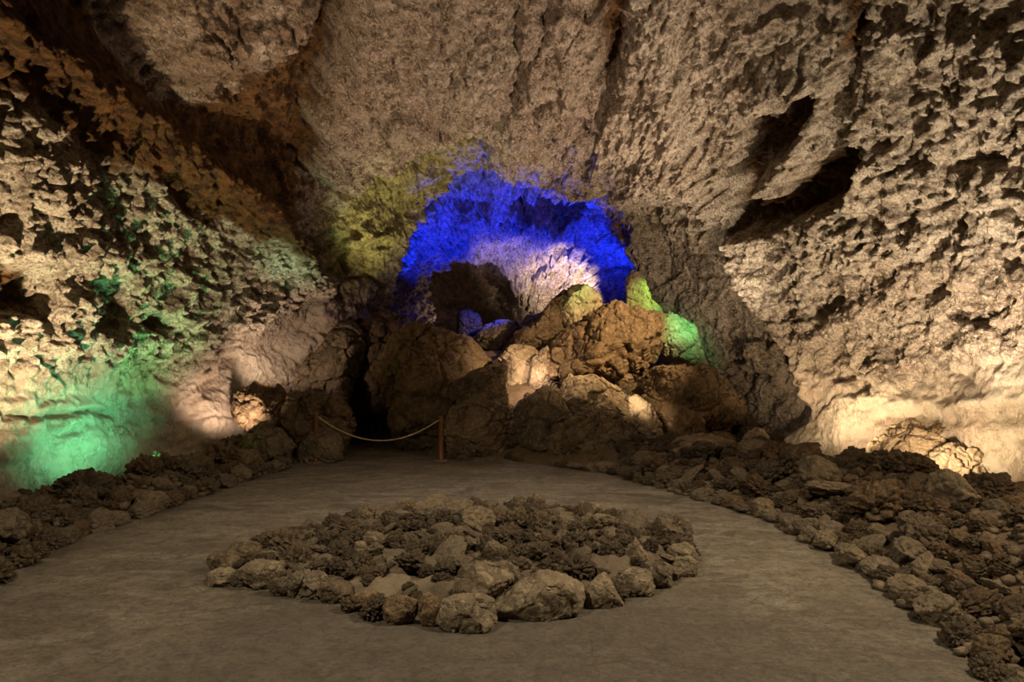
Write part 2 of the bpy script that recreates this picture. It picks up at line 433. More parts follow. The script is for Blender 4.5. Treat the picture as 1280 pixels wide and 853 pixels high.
CRUST_R = [(780, -60), (860, -60), (900, 40), (1050, 20), (1300, -60), (1500, 0), (1500, 330), (1300, 300), (1100, 330), (960, 400), (900, 300), (820, 260), (760, 160), (800, 80)]

def build_shell():
    th = np.radians(np.linspace(-42, 222, 1180))
    ys = np.concatenate([np.linspace(-6, 4, 50, endpoint=False), np.linspace(4, 8, 110, endpoint=False), np.linspace(8, 17.6, 470, endpoint=False), np.linspace(17.6, 26.6, 190)])
    NR, NC = len(ys), len(th)
    Tm, Ym = np.meshgrid(th, ys)
    B = shell_base(Tm, Ym)
    du = np.gradient(B, axis=1); dv = np.gradient(B, axis=0)
    N = np.cross(du, dv); N /= np.linalg.norm(N, axis=-1, keepdims=True) + 1e-9
    cen = np.array([0, 0, 2.0]); inward = cen - B * np.array([1, 0, 1])
    sgn = np.sign((N * inward).sum(-1, keepdims=True)); sgn[sgn == 0] = 1
    N = (N * sgn).reshape(-1, 3); B = B.reshape(-1, 3)
    Tm = Tm.ravel()
    # broad lumps
    disp = .38 * fbm(B * .33, 3, 101) + .20 * fbm(B * .85, 3, 111)
    px, py = survey(B)
    j1 = fbm(B * 1.1, 4, 121) * 20; j2 = fbm(B * 1.1 + 31, 4, 131) * 20
    s1 = fbm(B * 4, 3, 122) * 7; s2 = fbm(B * 4 + 31, 3, 132) * 7
    vis = sstep(2, 4, B[:, 1])
    dep = np.clip(B[:, 1], 3, 30)
    qx, qy = px + .35 * j1 + s1, py + .35 * j2 + s2
    disp += bumps(qx, qy, dep, FEATS) * vis
    kx, ky = px + j1 + 2 * s1, py + j2 + 2 * s2
    def mask(polyg, soft=8): return sstep(-soft, soft, sdist(kx, ky, polyg)) * vis
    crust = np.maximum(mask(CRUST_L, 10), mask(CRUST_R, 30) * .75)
    crust = np.maximum(crust, .6 * mask([(520, 40), (600, -5), (655, 12), (650, 55), (590, 85), (530, 92)], 10))  # bright roof patch put into the colour in place of a lamp
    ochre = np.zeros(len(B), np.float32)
    for p in OCHRE_DARK: ochre = np.maximum(ochre, mask(p, 7))
    ochre = np.maximum(ochre, .6 * mask([(550, 378), (575, 358), (600, 352), (636, 370), (642, 435), (545, 435)], 14))  # browner niche rock, darkened in colour to stand for its shade
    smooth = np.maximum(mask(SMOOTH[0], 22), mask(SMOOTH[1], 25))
    ochre = np.maximum(ochre, .55 * mask([(90, -80), (430, -80), (425, 60), (395, 200), (300, 200), (170, 100)], 20) * sstep(-.35, .25, fbm(B * np.array([2.2, 2.2, .8]), 4, 301)))  # browner rock, also painted darker to dim this lamp-lit block
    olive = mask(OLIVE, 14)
    # unseen part behind the camera: mixed
    smooth *= (1 - ochre)
    # drip-like crust: cells stretched down the wall, warped
    W = B + .12 * np.stack([fbm(B * 2.2, 2, 141), fbm(B * 2.2 + 7, 2, 142), fbm(B * 2.2 + 13, 2, 143)], 1)
    f1, f2, cid = worley(W * np.array([3.6, 3.6, 2.6]), 151)
    g1, g2, gid = worley(W * np.array([8.0, 8.0, 6.0]) + 5, 152)
    drip = (.55 - f1) * .27 + (.5 - g1) * .20 + .07 * ridged(W * 5.5, 2, 161)
    inner = sstep(17.3, 18.2, B[:, 1])
    amp = .48 + .30 * inner + .85 * crust + .25 * ochre - .25 * smooth - .05 * olive
    big = ridged(B * np.array([.9, .9, .6]), 3, 171)
    disp += drip * np.clip(amp, .04, 2) + .10 * big * (1 - .7 * smooth)
    disp += .05 * fbm(B * 7, 3, 181) * (1 - .35 * smooth) + .06 * smooth * ridged(B * np.array([1.6, 1.6, 3.2]), 4, 183)
    W2 = B + .35 * np.stack([fbm(B * 1.1, 3, 144), fbm(B * 1.1 + 7, 3, 145), fbm(B * 1.1 + 13, 3, 146)], 1)
    b1, b2, bid = worley(W2 * .85, 201)
    c1, c2, cd2 = worley(W2 * 2.1 + 3, 202)
    block = (bid - .5) * .34 * sstep(0, .10, b2 - b1) + (cd2 - .5) * .14 * sstep(0, .12, c2 - c1) - .10 * np.exp(-((b2 - b1) / .05) ** 2)
    disp += block * (1 + .8 * inner) * (1 - .8 * smooth) * (1 - .5 * crust)
    # horizontal flow banding low on the walls
    disp += smooth * .015 * np.sin(B[:, 2] * 9 + 2 * fbm(B * .6, 2, 191))
    P = B + N * disp[:, None]
    faces = grid_faces(NR, NC)
    fc = faces.reshape(NR - 1, NC - 1, 4)
    yc = ys[:-1]; tc = np.degrees(th[:-1])
    back = (yc > 17.45)[:, None] & np.ones(NC - 1, bool)[None]
    rt = (tc < 42)[None, :] & ~back; lf = (tc >= 138)[None, :] & ~back
    ce = ~back & ~rt & ~lf
    for name, m in (('wall_right', rt), ('wall_left', lf), ('ceiling', ce), ('wall_back', back)):
        f = fc[m]
        used, inv = np.unique(f, return_inverse=True)
        me = np_mesh(name, P[used], inv.reshape(f.shape))
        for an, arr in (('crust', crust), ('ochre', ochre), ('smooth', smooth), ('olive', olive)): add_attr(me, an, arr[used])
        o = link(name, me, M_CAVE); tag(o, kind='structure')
    # closing wall behind the visitor
    yy = np.linspace(-9, 9, 90); zz = np.linspace(-2, 10, 60)
    Xb, Zb = np.meshgrid(yy, zz); Xb = Xb.ravel(); Zb = Zb.ravel()
    Pb = np.stack([Xb, np.full(len(Xb), -5.5), Zb], 1)
    Pb[:, 1] += .8 * fbm(Pb * .4, 4, 7)
    me = np_mesh('wall_front', Pb, grid_faces(60, 90))
    for an in ('crust', 'ochre', 'smooth', 'olive'): add_attr(me, an, np.zeros(len(Pb)))
    tag(link('wall_front', me, M_CAVE), kind='structure')
build_shell()

# ------------------------------------------------------------------ rocks
def ico(sub):
    import bmesh
    bm = bmesh.new(); bmesh.ops.create_icosphere(bm, subdivisions=sub, radius=1)
    V = np.array([v.co[:] for v in bm.verts], np.float32); Fc = np.array([[v.index for v in f.verts] for f in bm.faces], np.int32)
    bm.free(); return V, Fc
ICO4 = ico(5); ICO5 = ico(6); ICO6 = ico(7)
def vnormals(P, Fc):
    fn = np.cross(P[Fc[:, 1]] - P[Fc[:, 0]], P[Fc[:, 2]] - P[Fc[:, 0]])
    N = np.stack([sum(np.bincount(Fc[:, k], fn[:, a], len(P)) for k in range(3)) for a in range(3)], 1)
    return N / (np.linalg.norm(N, axis=1, keepdims=True) + 1e-12)
def rock_shape(D, seed, facets=11, jag=.10, rough=.05, crag=0.0):
    """unit rock: a hull of random planes, chipped and pitted"""
    r = np.random.default_rng(seed)
    n = r.normal(size=(facets, 3)); n /= np.linalg.norm(n, axis=1, keepdims=True)
    h = r.uniform(.72, 1.0, facets)
    R = np.full(len(D), 1.15, np.float32)
    for k in range(facets):
        c = D @ n[k]
        R = np.minimum(R, np.where(c > .05, h[k] / np.maximum(c, .05), 9))
    off = r.uniform(0, 50, 3)
    P = D * R[:, None]
    R = R + jag * fbm(P * 1.6 + off, 3, seed) + rough * fbm(P * 5 + off, 3, seed + 3)
    if crag > 0:
        f1, f2, _ = worley(P * 2.3 + off + .2 * fbm(P * 3 + off, 2, seed + 9)[:, None], seed + 5)
        R = R - crag * .35 * np.exp(-((f2 - f1) / .10) ** 2) + crag * .35 * (.5 - f1) + crag * .16 * ridged(P * 4 + off, 3, seed + 8)
    return D * R[:, None]
def make_proto(name, seed, kind, mat):
    V, Fc = ICO4
    kw = dict(stone=dict(facets=10, jag=.14, rough=.07, crag=.25), lava=dict(facets=8, jag=.24, rough=.14, crag=.8), flat=dict(facets=14, jag=.12, rough=.05, crag=.25))[kind]
    P = rock_shape(V, seed, **kw)
    if kind == 'flat': P[:, 2] *= .5
    P /= np.abs(P).max(0).mean()
    me = np_mesh(name, P, Fc); me.materials.append(mat)
    return me
PROTO = {
    'stone': [make_proto('stone', 500 + i, 'stone', M_STONE) for i in range(7)],
    'lava': [make_proto('lava_rock', 600 + i, 'lava', M_LAVA) for i in range(7)],
    'flat': [make_proto('slab', 700 + i, 'flat', M_STONE) for i in range(4)],
    'brown': [],
}
for i in range(5):
    me = PROTO['lava'][i].copy(); me.materials.clear(); me.materials.append(M_BROWN); PROTO['brown'].append(me)
for i in range(4):
    me = PROTO['stone'][i].copy(); me.materials.clear(); me.materials.append(M_BROWN); PROTO['brown'].append(me)

def put_rock(name, kind, x, y, z, sx, sy, sz, label, group=None, rot=None, cat='rock', tilt=.35, idx=None):
    me = PROTO[kind][random.randrange(len(PROTO[kind])) if idx is None else idx]
    o = bpy.data.objects.new(name, me); COL.objects.link(o)
    o.location = (x, y, z); o.scale = (sx, sy, sz)
    o.rotation_euler = rot or (random.uniform(-tilt, tilt), random.uniform(-tilt, tilt), random.uniform(0, 6.28))
    tag(o, label, cat, group); return o

def outline_boulder(name, pts, Y, thick, label, mat, seed=0, group=None, lean=0.0, blunt=.55, jag=.10, crack=.10, fine=.035, res=(150, 76), cat='boulder', chisel=11, grow=1.03):
    """boulder whose face outline is traced, given its own distance Y (of its middle) and thickness in metres"""
    W = np.array([at(px, py, Y) for px, py in pts])
    c = W.mean(0)
    L = (W - c) * grow
    ang = np.arctan2(L[:, 2], L[:, 0]); rad = np.hypot(L[:, 0], L[:, 2])
    na = 240
    V, Fc = ICO6 if max(rad) > .75 else ICO5
    ph = np.linspace(-math.pi, math.pi, na, endpoint=False)
    rr = np.full(na, 0.0)
    n = len(W)
    for k in range(n):
        x0, z0 = L[k, 0], L[k, 2]; x1, z1 = L[(k + 1) % n, 0], L[(k + 1) % n, 2]
        dx, dz = np.cos(ph), np.sin(ph); ex, ez = x1 - x0, z1 - z0
        det = dx * (-ez) + ex * dz; det = np.where(np.abs(det) < 1e-9, 1e-9, det)
        t = (x0 * (-ez) + ex * z0) / det; q = (dx * z0 - dz * x0) / det
        rr = np.where((t > 0) & (q >= -1e-6) & (q <= 1 + 1e-6), np.maximum(rr, t), rr)
    for _ in range(2): rr = (rr + .5 * np.roll(rr, 1) + .5 * np.roll(rr, -1)) / 2
    PH = np.arctan2(V[:, 2], V[:, 0]); cbeta = np.hypot(V[:, 0], V[:, 2])
    RR = np.interp(PH, np.append(ph, math.pi), np.append(rr, rr[0]))
    cb = cbeta ** blunt; sb = np.sign(V[:, 1]) * np.abs(V[:, 1]) ** .85
    P = np.stack([RR * np.cos(PH) * cb, sb * thick / 2, RR * np.sin(PH) * cb], -1)
    P[:, 1] += lean * P[:, 2]
    rg = np.random.default_rng(seed + 900)
    for k in range(chisel):
        nv = np.array([rg.normal() * .8, -rg.uniform(.5, 1.3) if k < chisel * .8 else rg.uniform(.4, 1.2), rg.normal() * .7 + .15]); nv /= np.linalg.norm(nv)
        pr = P @ nv; h = pr.max() * rg.uniform(.70, .90)
        P = P - np.maximum(pr - h, 0)[:, None] * nv * .92
    N = vnormals(P, Fc)
    S = float(np.mean(rad)); Q = P / S; off = np.array([seed * 3.7, seed * 1.3, seed * 2.1])
    d = jag * fbm(Q * .9 + off, 3, seed) + jag * .5 * fbm(Q * 2.6 + off, 3, seed + 1)
    f1, f2, cid = worley(Q * 1.35 + off + .25 * fbm(Q * 2 + off, 3, seed + 2)[:, None], seed + 4)
    d += crack * (cid - .5) * sstep(0, .12, f2 - f1) - crack * .9 * np.exp(-((f2 - f1) / .05) ** 2)
    h1, h2, hid = worley(Q * 4.2 + off + .3 * fbm(Q * 4 + off, 2, seed + 12)[:, None], seed + 14)
    d += fine * 1.2 * ridged(Q * 3.2 + off, 5, seed + 6) + fine * 1.1 * (hid - .5) * sstep(0, .15, h2 - h1) - fine * .9 * np.exp(-((h2 - h1) / .08) ** 2)
    d *= S * (1 - .0)
    P = P + N * d[:, None]
    me = np_mesh(name, P, Fc); me.materials.append(mat)
    o = link(name, me, loc=tuple(c)); tag(o, label, cat, group)
    return o

# ---- boulders of the collapse at the back of the path
B = outline_boulder
B('boulder', [(486, 500), (474, 455), (480, 425), (500, 412), (530, 408), (566, 418), (592, 428), (612, 447), (604, 480), (590, 540), (560, 575), (510, 570), (492, 540)], 14.9, 2.2,
  'large rounded brown boulder behind the rope barrier, left of the collapsed pile', M_BROWN, 3, jag=.14, crack=.07)
B('boulder', [(444, 500), (440, 440), (452, 405), (474, 392), (500, 398), (506, 430), (495, 500), (480, 540), (452, 535)], 15.9, 1.4,
  'tall dark boulder squeezed between the left wall and the large rounded boulder', M_BROWN, 5)
B('boulder', [(572, 510), (576, 480), (592, 464), (630, 450), (634, 462), (632, 500), (628, 530), (590, 540)], 13.8, 1.1,
  'wedge-shaped dark boulder with a pointed top leaning right, below the pink-lit slab', M_LAVA, 8, blunt=.5)
B('boulder', [(556, 580), (552, 540), (566, 508), (600, 500), (634, 510), (642, 545), (640, 582), (600, 586)], 13.3, 1.3,
  'blocky dark boulder on the floor right behind the right rope post', M_LAVA, 9, crack=.12)
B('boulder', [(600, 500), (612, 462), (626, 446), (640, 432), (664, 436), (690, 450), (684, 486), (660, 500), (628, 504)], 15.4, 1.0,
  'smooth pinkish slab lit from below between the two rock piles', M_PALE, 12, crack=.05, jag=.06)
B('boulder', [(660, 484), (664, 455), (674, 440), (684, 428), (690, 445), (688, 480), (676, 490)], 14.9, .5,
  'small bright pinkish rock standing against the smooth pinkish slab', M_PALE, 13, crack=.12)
B('boulder', [(622, 442), (640, 425), (668, 405), (690, 380), (705, 364), (730, 360), (752, 368), (756, 385), (740, 420), (720, 445), (680, 450), (640, 450)], 16.0, 1.3,
  'sloping ridge-shaped boulder at the top of the pile with a pale green-lit crown', M_BROWN, 15, crack=.08)
B('boulder', [(704, 408), (704, 385), (716, 368), (732, 360), (750, 372), (752, 384), (735, 396), (722, 412)], 15.45, .5,
  'pale green-lit block on the crown of the ridge-shaped boulder', M_PALE, 16, crack=.16)
B('boulder', [(688, 470), (684, 440), (706, 415), (735, 395), (768, 384), (800, 388), (828, 398), (832, 425), (822, 450), (800, 462), (808, 480), (785, 492), (765, 478), (740, 470), (712, 476)], 14.8, 1.9,
  'huge fractured brown boulder crowning the middle of the pile', M_BROWN, 21, jag=.12, crack=.10, fine=.05, res=(220, 110))
B('boulder', [(700, 500), (698, 478), (712, 466), (740, 466), (760, 480), (790, 500), (800, 520), (790, 530), (760, 522), (722, 516)], 13.5, .9,
  'pale yellowish slab lying under the huge fractured boulder', M_PALE, 23, crack=.08)
B('boulder', [(786, 522), (786, 500), (797, 494), (812, 505), (824, 530), (830, 550), (818, 554), (798, 536)], 12.7, .4,
  'narrow brightly lit slab standing in the gap beside the right boulder', M_PALE, 25, crack=.10, chisel=1, grow=1.1)
B('boulder', [(800, 520), (806, 490), (800, 475), (820, 460), (860, 458), (888, 462), (905, 480), (920, 500), (932, 522), (900, 545), (870, 552), (832, 552), (815, 540)], 13.9, 1.7,
  'broad layered brown boulder at the right end of the pile', M_BROWN, 27, jag=.12, crack=.11, fine=.05, res=(200, 100))
B('boulder', [(808, 545), (806, 520), (822, 505), (850, 506), (876, 522), (882, 548), (850, 556), (825, 556)], 13.2, .7,
  'rounded brown rock resting against the foot of the broad layered boulder', M_BROWN, 28)
B('boulder', [(640, 580), (636, 530), (650, 500), (676, 486), (700, 490), (712, 520), (708, 550), (690, 580)], 13.4, 1.2,
  'dark reddish-brown boulder at the foot of the pile below the pinkish slab', M_LAVA, 31)
B('boulder', [(690, 584), (694, 545), (712, 528), (745, 522), (790, 530), (812, 545), (818, 560), (790, 580), (740, 590)], 13.0, 1.1,
  'low dark jagged boulder at the front of the pile', M_LAVA, 33, crack=.14, fine=.06)
B('boulder', [(700, 590), (712, 574), (745, 568), (782, 574), (790, 592), (740, 600)], 12.3, .7,
  'flat dark rock lying on the path edge in front of the pile', M_LAVA, 34)
B('boulder', [(770, 604), (784, 582), (812, 566), (850, 552), (890, 546), (925, 556), (925, 590), (890, 606), (830, 612)], 11.9, 1.7,
  'long smooth dusty mound sloping up from the path to the right boulders', M_STONE, 36, blunt=.7, crack=.03, jag=.08, fine=.02, chisel=2)
# green-lit slabs against the right wall
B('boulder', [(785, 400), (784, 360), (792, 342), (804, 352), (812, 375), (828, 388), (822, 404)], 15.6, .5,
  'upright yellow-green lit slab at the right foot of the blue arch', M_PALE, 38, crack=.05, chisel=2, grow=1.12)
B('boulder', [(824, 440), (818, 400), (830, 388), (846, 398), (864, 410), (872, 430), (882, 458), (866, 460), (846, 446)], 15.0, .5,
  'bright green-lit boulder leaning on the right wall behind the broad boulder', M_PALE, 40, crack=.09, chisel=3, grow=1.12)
# blue-lit rocks inside the dome
B('boulder', [(570, 418), (572, 392), (584, 388), (600, 394), (602, 412), (590, 424)], 18.4, .8, 'small blue-lit rock at the left of the dark inner passage', M_STONE, 43)
B('boulder', [(585, 450), (592, 424), (604, 412), (626, 402), (646, 402), (652, 420), (645, 446), (615, 462)], 17.6, 1.2, 'blue-lit angular rock at the foot of the inner passage', M_STONE, 45)
B('boulder', [(640, 436), (646, 410), (660, 396), (684, 392), (700, 400), (690, 430), (664, 440)], 17.2, 1.0, 'dim violet rock behind the ridge-shaped boulder', M_STONE, 46)
# left of the path
B('boulder', [(292, 520), (300, 494), (316, 482), (345, 484), (352, 505), (345, 530), (310, 536)], 13.1, .9, 'crumpled brown boulder against the left wall, lit from the left', M_BROWN, 48, crack=.2, fine=.08)
B('boulder', [(345, 560), (342, 520), (356, 500), (390, 490), (425, 498), (440, 530), (432, 566), (380, 575)], 13.6, 1.3, 'big dark boulder behind the left rope post', M_LAVA, 50)
B('boulder', [(374, 578), (376, 556), (392, 540), (412, 538), (424, 552), (426, 574), (400, 582)], 12.7, .8, 'grey rounded boulder at the foot of the left rope post', M_STONE, 51)
B('boulder', [(356, 510), (366, 485), (392, 445), (425, 400), (450, 395), (452, 440), (440, 500), (400, 520)], 15.2, 1.2, 'black unlit boulder filling the gap beside the left wall', M_LAVA, 53)
B('boulder', [(262, 596), (268, 575), (290, 562), (318, 566), (330, 585), (310, 600), (280, 604)], 11.4, .7, 'dark craggy boulder at the bend of the left bank', M_LAVA, 54)
B('boulder', [(300, 580), (306, 545), (326, 528), (350, 534), (362, 560), (356, 582), (330, 590)], 12.1, .8, 'dark jagged boulder between the lit wall and the rope', M_LAVA, 55, crack=.14)
# right foot of the wall
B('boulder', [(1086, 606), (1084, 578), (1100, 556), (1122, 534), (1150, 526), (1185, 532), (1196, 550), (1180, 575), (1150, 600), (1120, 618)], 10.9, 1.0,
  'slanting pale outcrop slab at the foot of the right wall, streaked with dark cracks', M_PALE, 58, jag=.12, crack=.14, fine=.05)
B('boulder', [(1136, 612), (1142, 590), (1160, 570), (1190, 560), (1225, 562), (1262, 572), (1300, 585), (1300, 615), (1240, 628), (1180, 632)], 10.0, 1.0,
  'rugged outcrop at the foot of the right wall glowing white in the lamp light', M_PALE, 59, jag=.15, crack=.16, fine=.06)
B('boulder', [(1168, 548), (1185, 534), (1230, 532), (1290, 540), (1330, 556), (1320, 578), (1270, 570), (1225, 562), (1190, 562)], 10.5, .8,
  'dark brown overhanging crust of rock above the white-lit outcrop', M_BROWN, 62, jag=.12, crack=.14)
B('boulder', [(1175, 640), (1190, 622), (1225, 612), (1290, 606), (1340, 612), (1340, 670), (1270, 672), (1210, 662)], 8.0, .9,
  'smooth mound of rust-brown earth at the right edge of the photo', M_BROWN, 63, jag=.05, crack=.0, fine=.012, blunt=.8, chisel=0)
B('boulder', [(926, 560), (930, 545), (944, 534), (960, 540), (962, 556), (944, 566)], 12.7, .5, 'small pale rock catching the light at the base of the right wall', M_PALE, 60)
B('boulder', [(1048, 598), (1044, 578), (1054, 570), (1066, 574), (1078, 590), (1082, 602), (1062, 606)], 9.9, .35, 'brilliantly lit pale stone on the crest of the right bank', M_PALE, 61)

# ---- stone ring in the middle of the floor
def ring_stone(bb, kind, label, thick=None, z0=0.0, Y=None, mat=M_STONE, pts=None, seed=0, crack=.08, name='ring_stone', fine=.03):
    x0, y0, x1, y1 = bb
    base = gp((x0 + x1) / 2, y1, z0)
    w = (x1 - x0) / F * base[1]
    T = thick or w * .7
    Yc = base[1] + T * .35 if Y is None else Y
    if pts is None:
        r = np.random.default_rng(seed + 70); pts = []
        cx, cy = (x0 + x1) / 2, (y0 + y1) / 2
        for k in range(9):
            a = k / 9 * 2 * math.pi + r.uniform(-.2, .2); e = 3.2
            c, s = math.cos(a), math.sin(a)
            q = (abs(c) ** e + abs(s) ** e) ** (-1 / e) * r.uniform(.88, 1.04)
            pts.append((cx + c * q * (x1 - x0) / 2, cy + s * q * (y1 - y0) / 2))
    return outline_boulder(name, pts, Yc, T, label, mat, seed, blunt=.5, jag=.09, crack=crack, fine=fine, chisel=6, grow=1.06, cat='stone', group='border stones of the stone ring')
R = ring_stone
R((260, 690, 302, 718), 0, 'rounded lumpy stone at the far left end of the ring, above a flat one', mat=M_LAVA, seed=1, Y=gp(280, 722)[1] + .12)
R((258, 712, 302, 735), 0, 'flat low stone at the far left corner of the ring, under the rounded one', seed=2)
R((291, 677, 327, 705), 0, 'dark rounded stone set second along the back left edge of the ring', mat=M_LAVA, seed=3, Y=gp(308, 712)[1])
R((301, 702, 357, 738), 0, 'broad oval stone at the front left of the ring', seed=4)
R((336, 722, 364, 747), 0, 'small dark stone wedged right of the broad oval one', mat=M_LAVA, seed=5)
R((356, 716, 411, 750), 0, 'folded and cracked stone in the front left border', seed=6, crack=.2, fine=.07)
R((394, 728, 442, 756), 0, 'dark flat-topped stone at the front left border before the sandy patch', mat=M_LAVA, seed=7)
R((445, 740, 480, 766), 0, 'small brown stone on the sandy patch at the front border', mat=M_BROWN, seed=8)
R((479, 744, 522, 783), 0, 'rounded dark brown stone at the front of the ring', mat=M_BROWN, seed=9)
R((524, 741, 556, 784), 0, 'ochre-brown knobbly stone left of the squarish grey one', mat=M_BROWN, seed=10)
R((548, 746, 619, 791), 0, 'squarish grey-brown block, nearest stone at the front of the ring', seed=11, pts=[(549, 775), (553, 752), (575, 747), (600, 748), (614, 752), (619, 775), (612, 788), (580, 791), (556, 787)])
R((618, 717, 728, 776), 0, 'largest stone of the ring, long and pale with a flat face', seed=12, mat=M_STONE, thick=.45, crack=.05, pts=[(618, 765), (622, 752), (645, 734), (675, 719), (700, 722), (726, 732), (727, 748), (718, 762), (690, 768), (660, 775), (632, 775)])
R((726, 714, 778, 761), 0, 'triangular stone with a sharp peak right of the largest stone', seed=13, pts=[(727, 758), (733, 740), (745, 726), (753, 715), (762, 724), (770, 742), (778, 756), (760, 761), (740, 762)])
R((765, 712, 817, 747), 0, 'smooth low stone sloping right, between the peaked and the rough one', seed=14)
R((798, 702, 842, 736), 0, 'rough stone with a pale edge at the right front of the ring', seed=15, crack=.14)
R((840, 697, 871, 722), 0, 'small wedge stone under the pale squarish one at the right end', seed=16)
R((830, 680, 871, 708), 0, 'pale squarish stone at the right end of the ring', mat=M_PALE if False else M_STONE, seed=17, Y=gp(850, 716)[1] + .15)
R((812, 645, 862, 690), 0, 'dark craggy lava block at the right rear of the ring', mat=M_LAVA, seed=18, crack=.2, fine=.09, Y=gp(838, 690)[1])
R((783, 673, 812, 706), 0, 'small pointed pale stone inside the right part of the ring', seed=19, z0=.1, pts=[(783, 703), (786, 688), (795, 674), (803, 684), (811, 704)])
R((662, 613, 682, 642), 0, 'small upright pointed stone on the back edge of the ring', seed=20, pts=[(663, 640), (664, 625), (670, 614), (677, 622), (681, 640), (672, 643)], mat=M_LAVA)
R((634, 621, 665, 645), 0, 'dark rounded stone left of the upright pointed one on the back edge', mat=M_LAVA, seed=21)
R((732, 629, 757, 646), 0, 'small pale stone on the back right edge of the ring', seed=22)
R((494, 627, 527, 646), 0, 'ochre rounded stone on the back left edge of the ring', mat=M_BROWN, seed=23)
R((444, 635, 492, 668), 0, 'craggy dark lava block on the rear left edge of the ring', mat=M_LAVA, seed=24, crack=.2, fine=.09, z0=0.0)
R((452, 666, 480, 684), 0, 'pale grey brick-like stone inside the left part of the ring', seed=25, z0=.15)
R((443, 677, 458, 691), 0, 'small cube-shaped pale stone below the brick-like one', seed=26, z0=.12)
R((566, 718, 626, 758), 0, 'angular slab leaning behind the squarish block at the front', seed=27, z0=.06, pts=[(570, 745), (578, 722), (595, 704), (622, 708), (640, 722), (620, 745), (600, 755)])
R((610, 704, 650, 742), 0, 'grey angular slab leaning behind the largest stone', seed=28, z0=.08)
R((318, 690, 352, 706), 0, 'thin pale slab lying inside the left end of the ring', seed=29, z0=.08)

# ring bed
RC = np.array([0, 5.15]); 
ringpoly = [gp(*p)[:2] for p in [(275, 722), (320, 737), (400, 752), (480, 776), (590, 784), (680, 766), (760, 756), (810, 735), (855, 715), (850, 690), (800, 668), (740, 650), (650, 643), (560, 643), (480, 652), (400, 668), (330, 686)]]
ringpoly = [(float(p[0]), float(p[1])) for p in ringpoly]
def build_ring_bed():
    xs = np.linspace(-3.2, 2.0, 300); ys = np.linspace(3.6, 9, 300)
    X, Y = np.meshgrid(xs, ys); X = X.ravel(); Y = Y.ravel()
    d = sdist(X, Y, ringpoly)
    P = np.stack([X, Y, X * 0], 1)
    f1, f2, c = worley(P * 7, 3)
    Z = -.05 + .19 * sstep(-.05, .35, d + .08 * fbm(P * 2, 3, 5)) + (.05 * fbm(P * 3, 4, 6) + .05 * (.5 - f1) + .03 * c) * sstep(0, .2, d)
    keep = d > -.12
    faces = grid_faces(300, 300); faces = faces[keep[faces].all(1)]
    used, inv = np.unique(faces, return_inverse=True)
    me = np_mesh('lava_gravel', np.stack([X, Y, Z], 1)[used], inv.reshape(faces.shape))
    add_attr(me, 'soil', (sstep(.55, .3, np.hypot((X + 1.05) * 1.1, (Y - 5.3) * 1.5) + .12 * fbm(P * 4, 3, 8)))[used])
    o = link('lava_gravel', me, M_BED)
    tag(o, 'dark lava gravel and sandy soil filling the stone ring', 'gravel', kind='stuff')
build_ring_bed()

placed = [(-5.9, 7.7, .4), (-5.75, 9.95, .45), (-5.4, 10.9, .4), (-5.0, 12.1, .35), (5.1, 11.2, .4), (5.9, 9.25, .4), (5.7, 8.0, .35), (3.4, 11.4, .3), (-4.9, 8.6, .25)]   # clear ground around the lamps
for o in [o for o in bpy.data.objects if o.get('group') == 'border stones of the stone ring']:
    placed.append((o.location.x, o.location.y, max(o.dimensions.x, .1) * .4))
def free(x, y, r, slack=.8):
    for a, b, q in placed:
        if (a - x) ** 2 + (b - y) ** 2 < ((r + q) * slack) ** 2: return False
    return True
def ring_fill():
    # back and side border where not already set
    n = len(ringpoly); cnt = 0
    for i in range(n):
        p, q = np.array(ringpoly[i]), np.array(ringpoly[(i + 1) % n]); L = np.hypot(*(q - p)); t = 0
        while t < L:
            r = random.uniform(.10, .17); t += r
            c = p + (q - p) * min(t / L, 1); t += r * .85
            if free(c[0], c[1], r, .62):
                placed.append((c[0], c[1], r)); cnt += 1
                k = 'lava' if random.random() < .6 else 'stone'
                put_rock('ring_stone', k, c[0], c[1], r * .45, r, r * .85, r * .75, 'rough brown stone in the border of the ring', 'unremarkable border stones of the ring', cat='stone')
    tries = 0; m = 0
    while tries < 5000 and m < 230:
        tries += 1
        x = random.uniform(-3, 2); y = random.uniform(3.8, 9)
        r = random.choice([.06, .07, .08, .09, .10, .12, .14, .17])
        d = float(sdist(np.array([x], np.float32), np.array([y], np.float32), ringpoly)[0])
        if d < r * .9: continue
        sp = at(470, 735, 4.9)
        if abs(x + 1.05) < .30 and abs(y - 5.25) < .22 and r > .07: continue
        if not free(x, y, r, .74): continue
        placed.append((x, y, r)); m += 1
        k = random.choices(['lava', 'stone', 'flat'], [.82, .08, .10])[0]
        z = .10 + .06 * min(d, 1) + r * .35
        s = random.uniform(.8, 1.15)
        put_rock('lava_rock' if k == 'lava' else 'stone', k, x, y, z, r * 1.15, r * s, r * random.uniform(.6, 1.0),
                 'dark craggy lava rock heaped inside the stone ring' if k == 'lava' else 'paler smooth stone among the lava rocks inside the ring',
                 'lava rocks heaped inside the ring' if k == 'lava' else 'paler stones inside the ring', tilt=.6)
ring_fill()

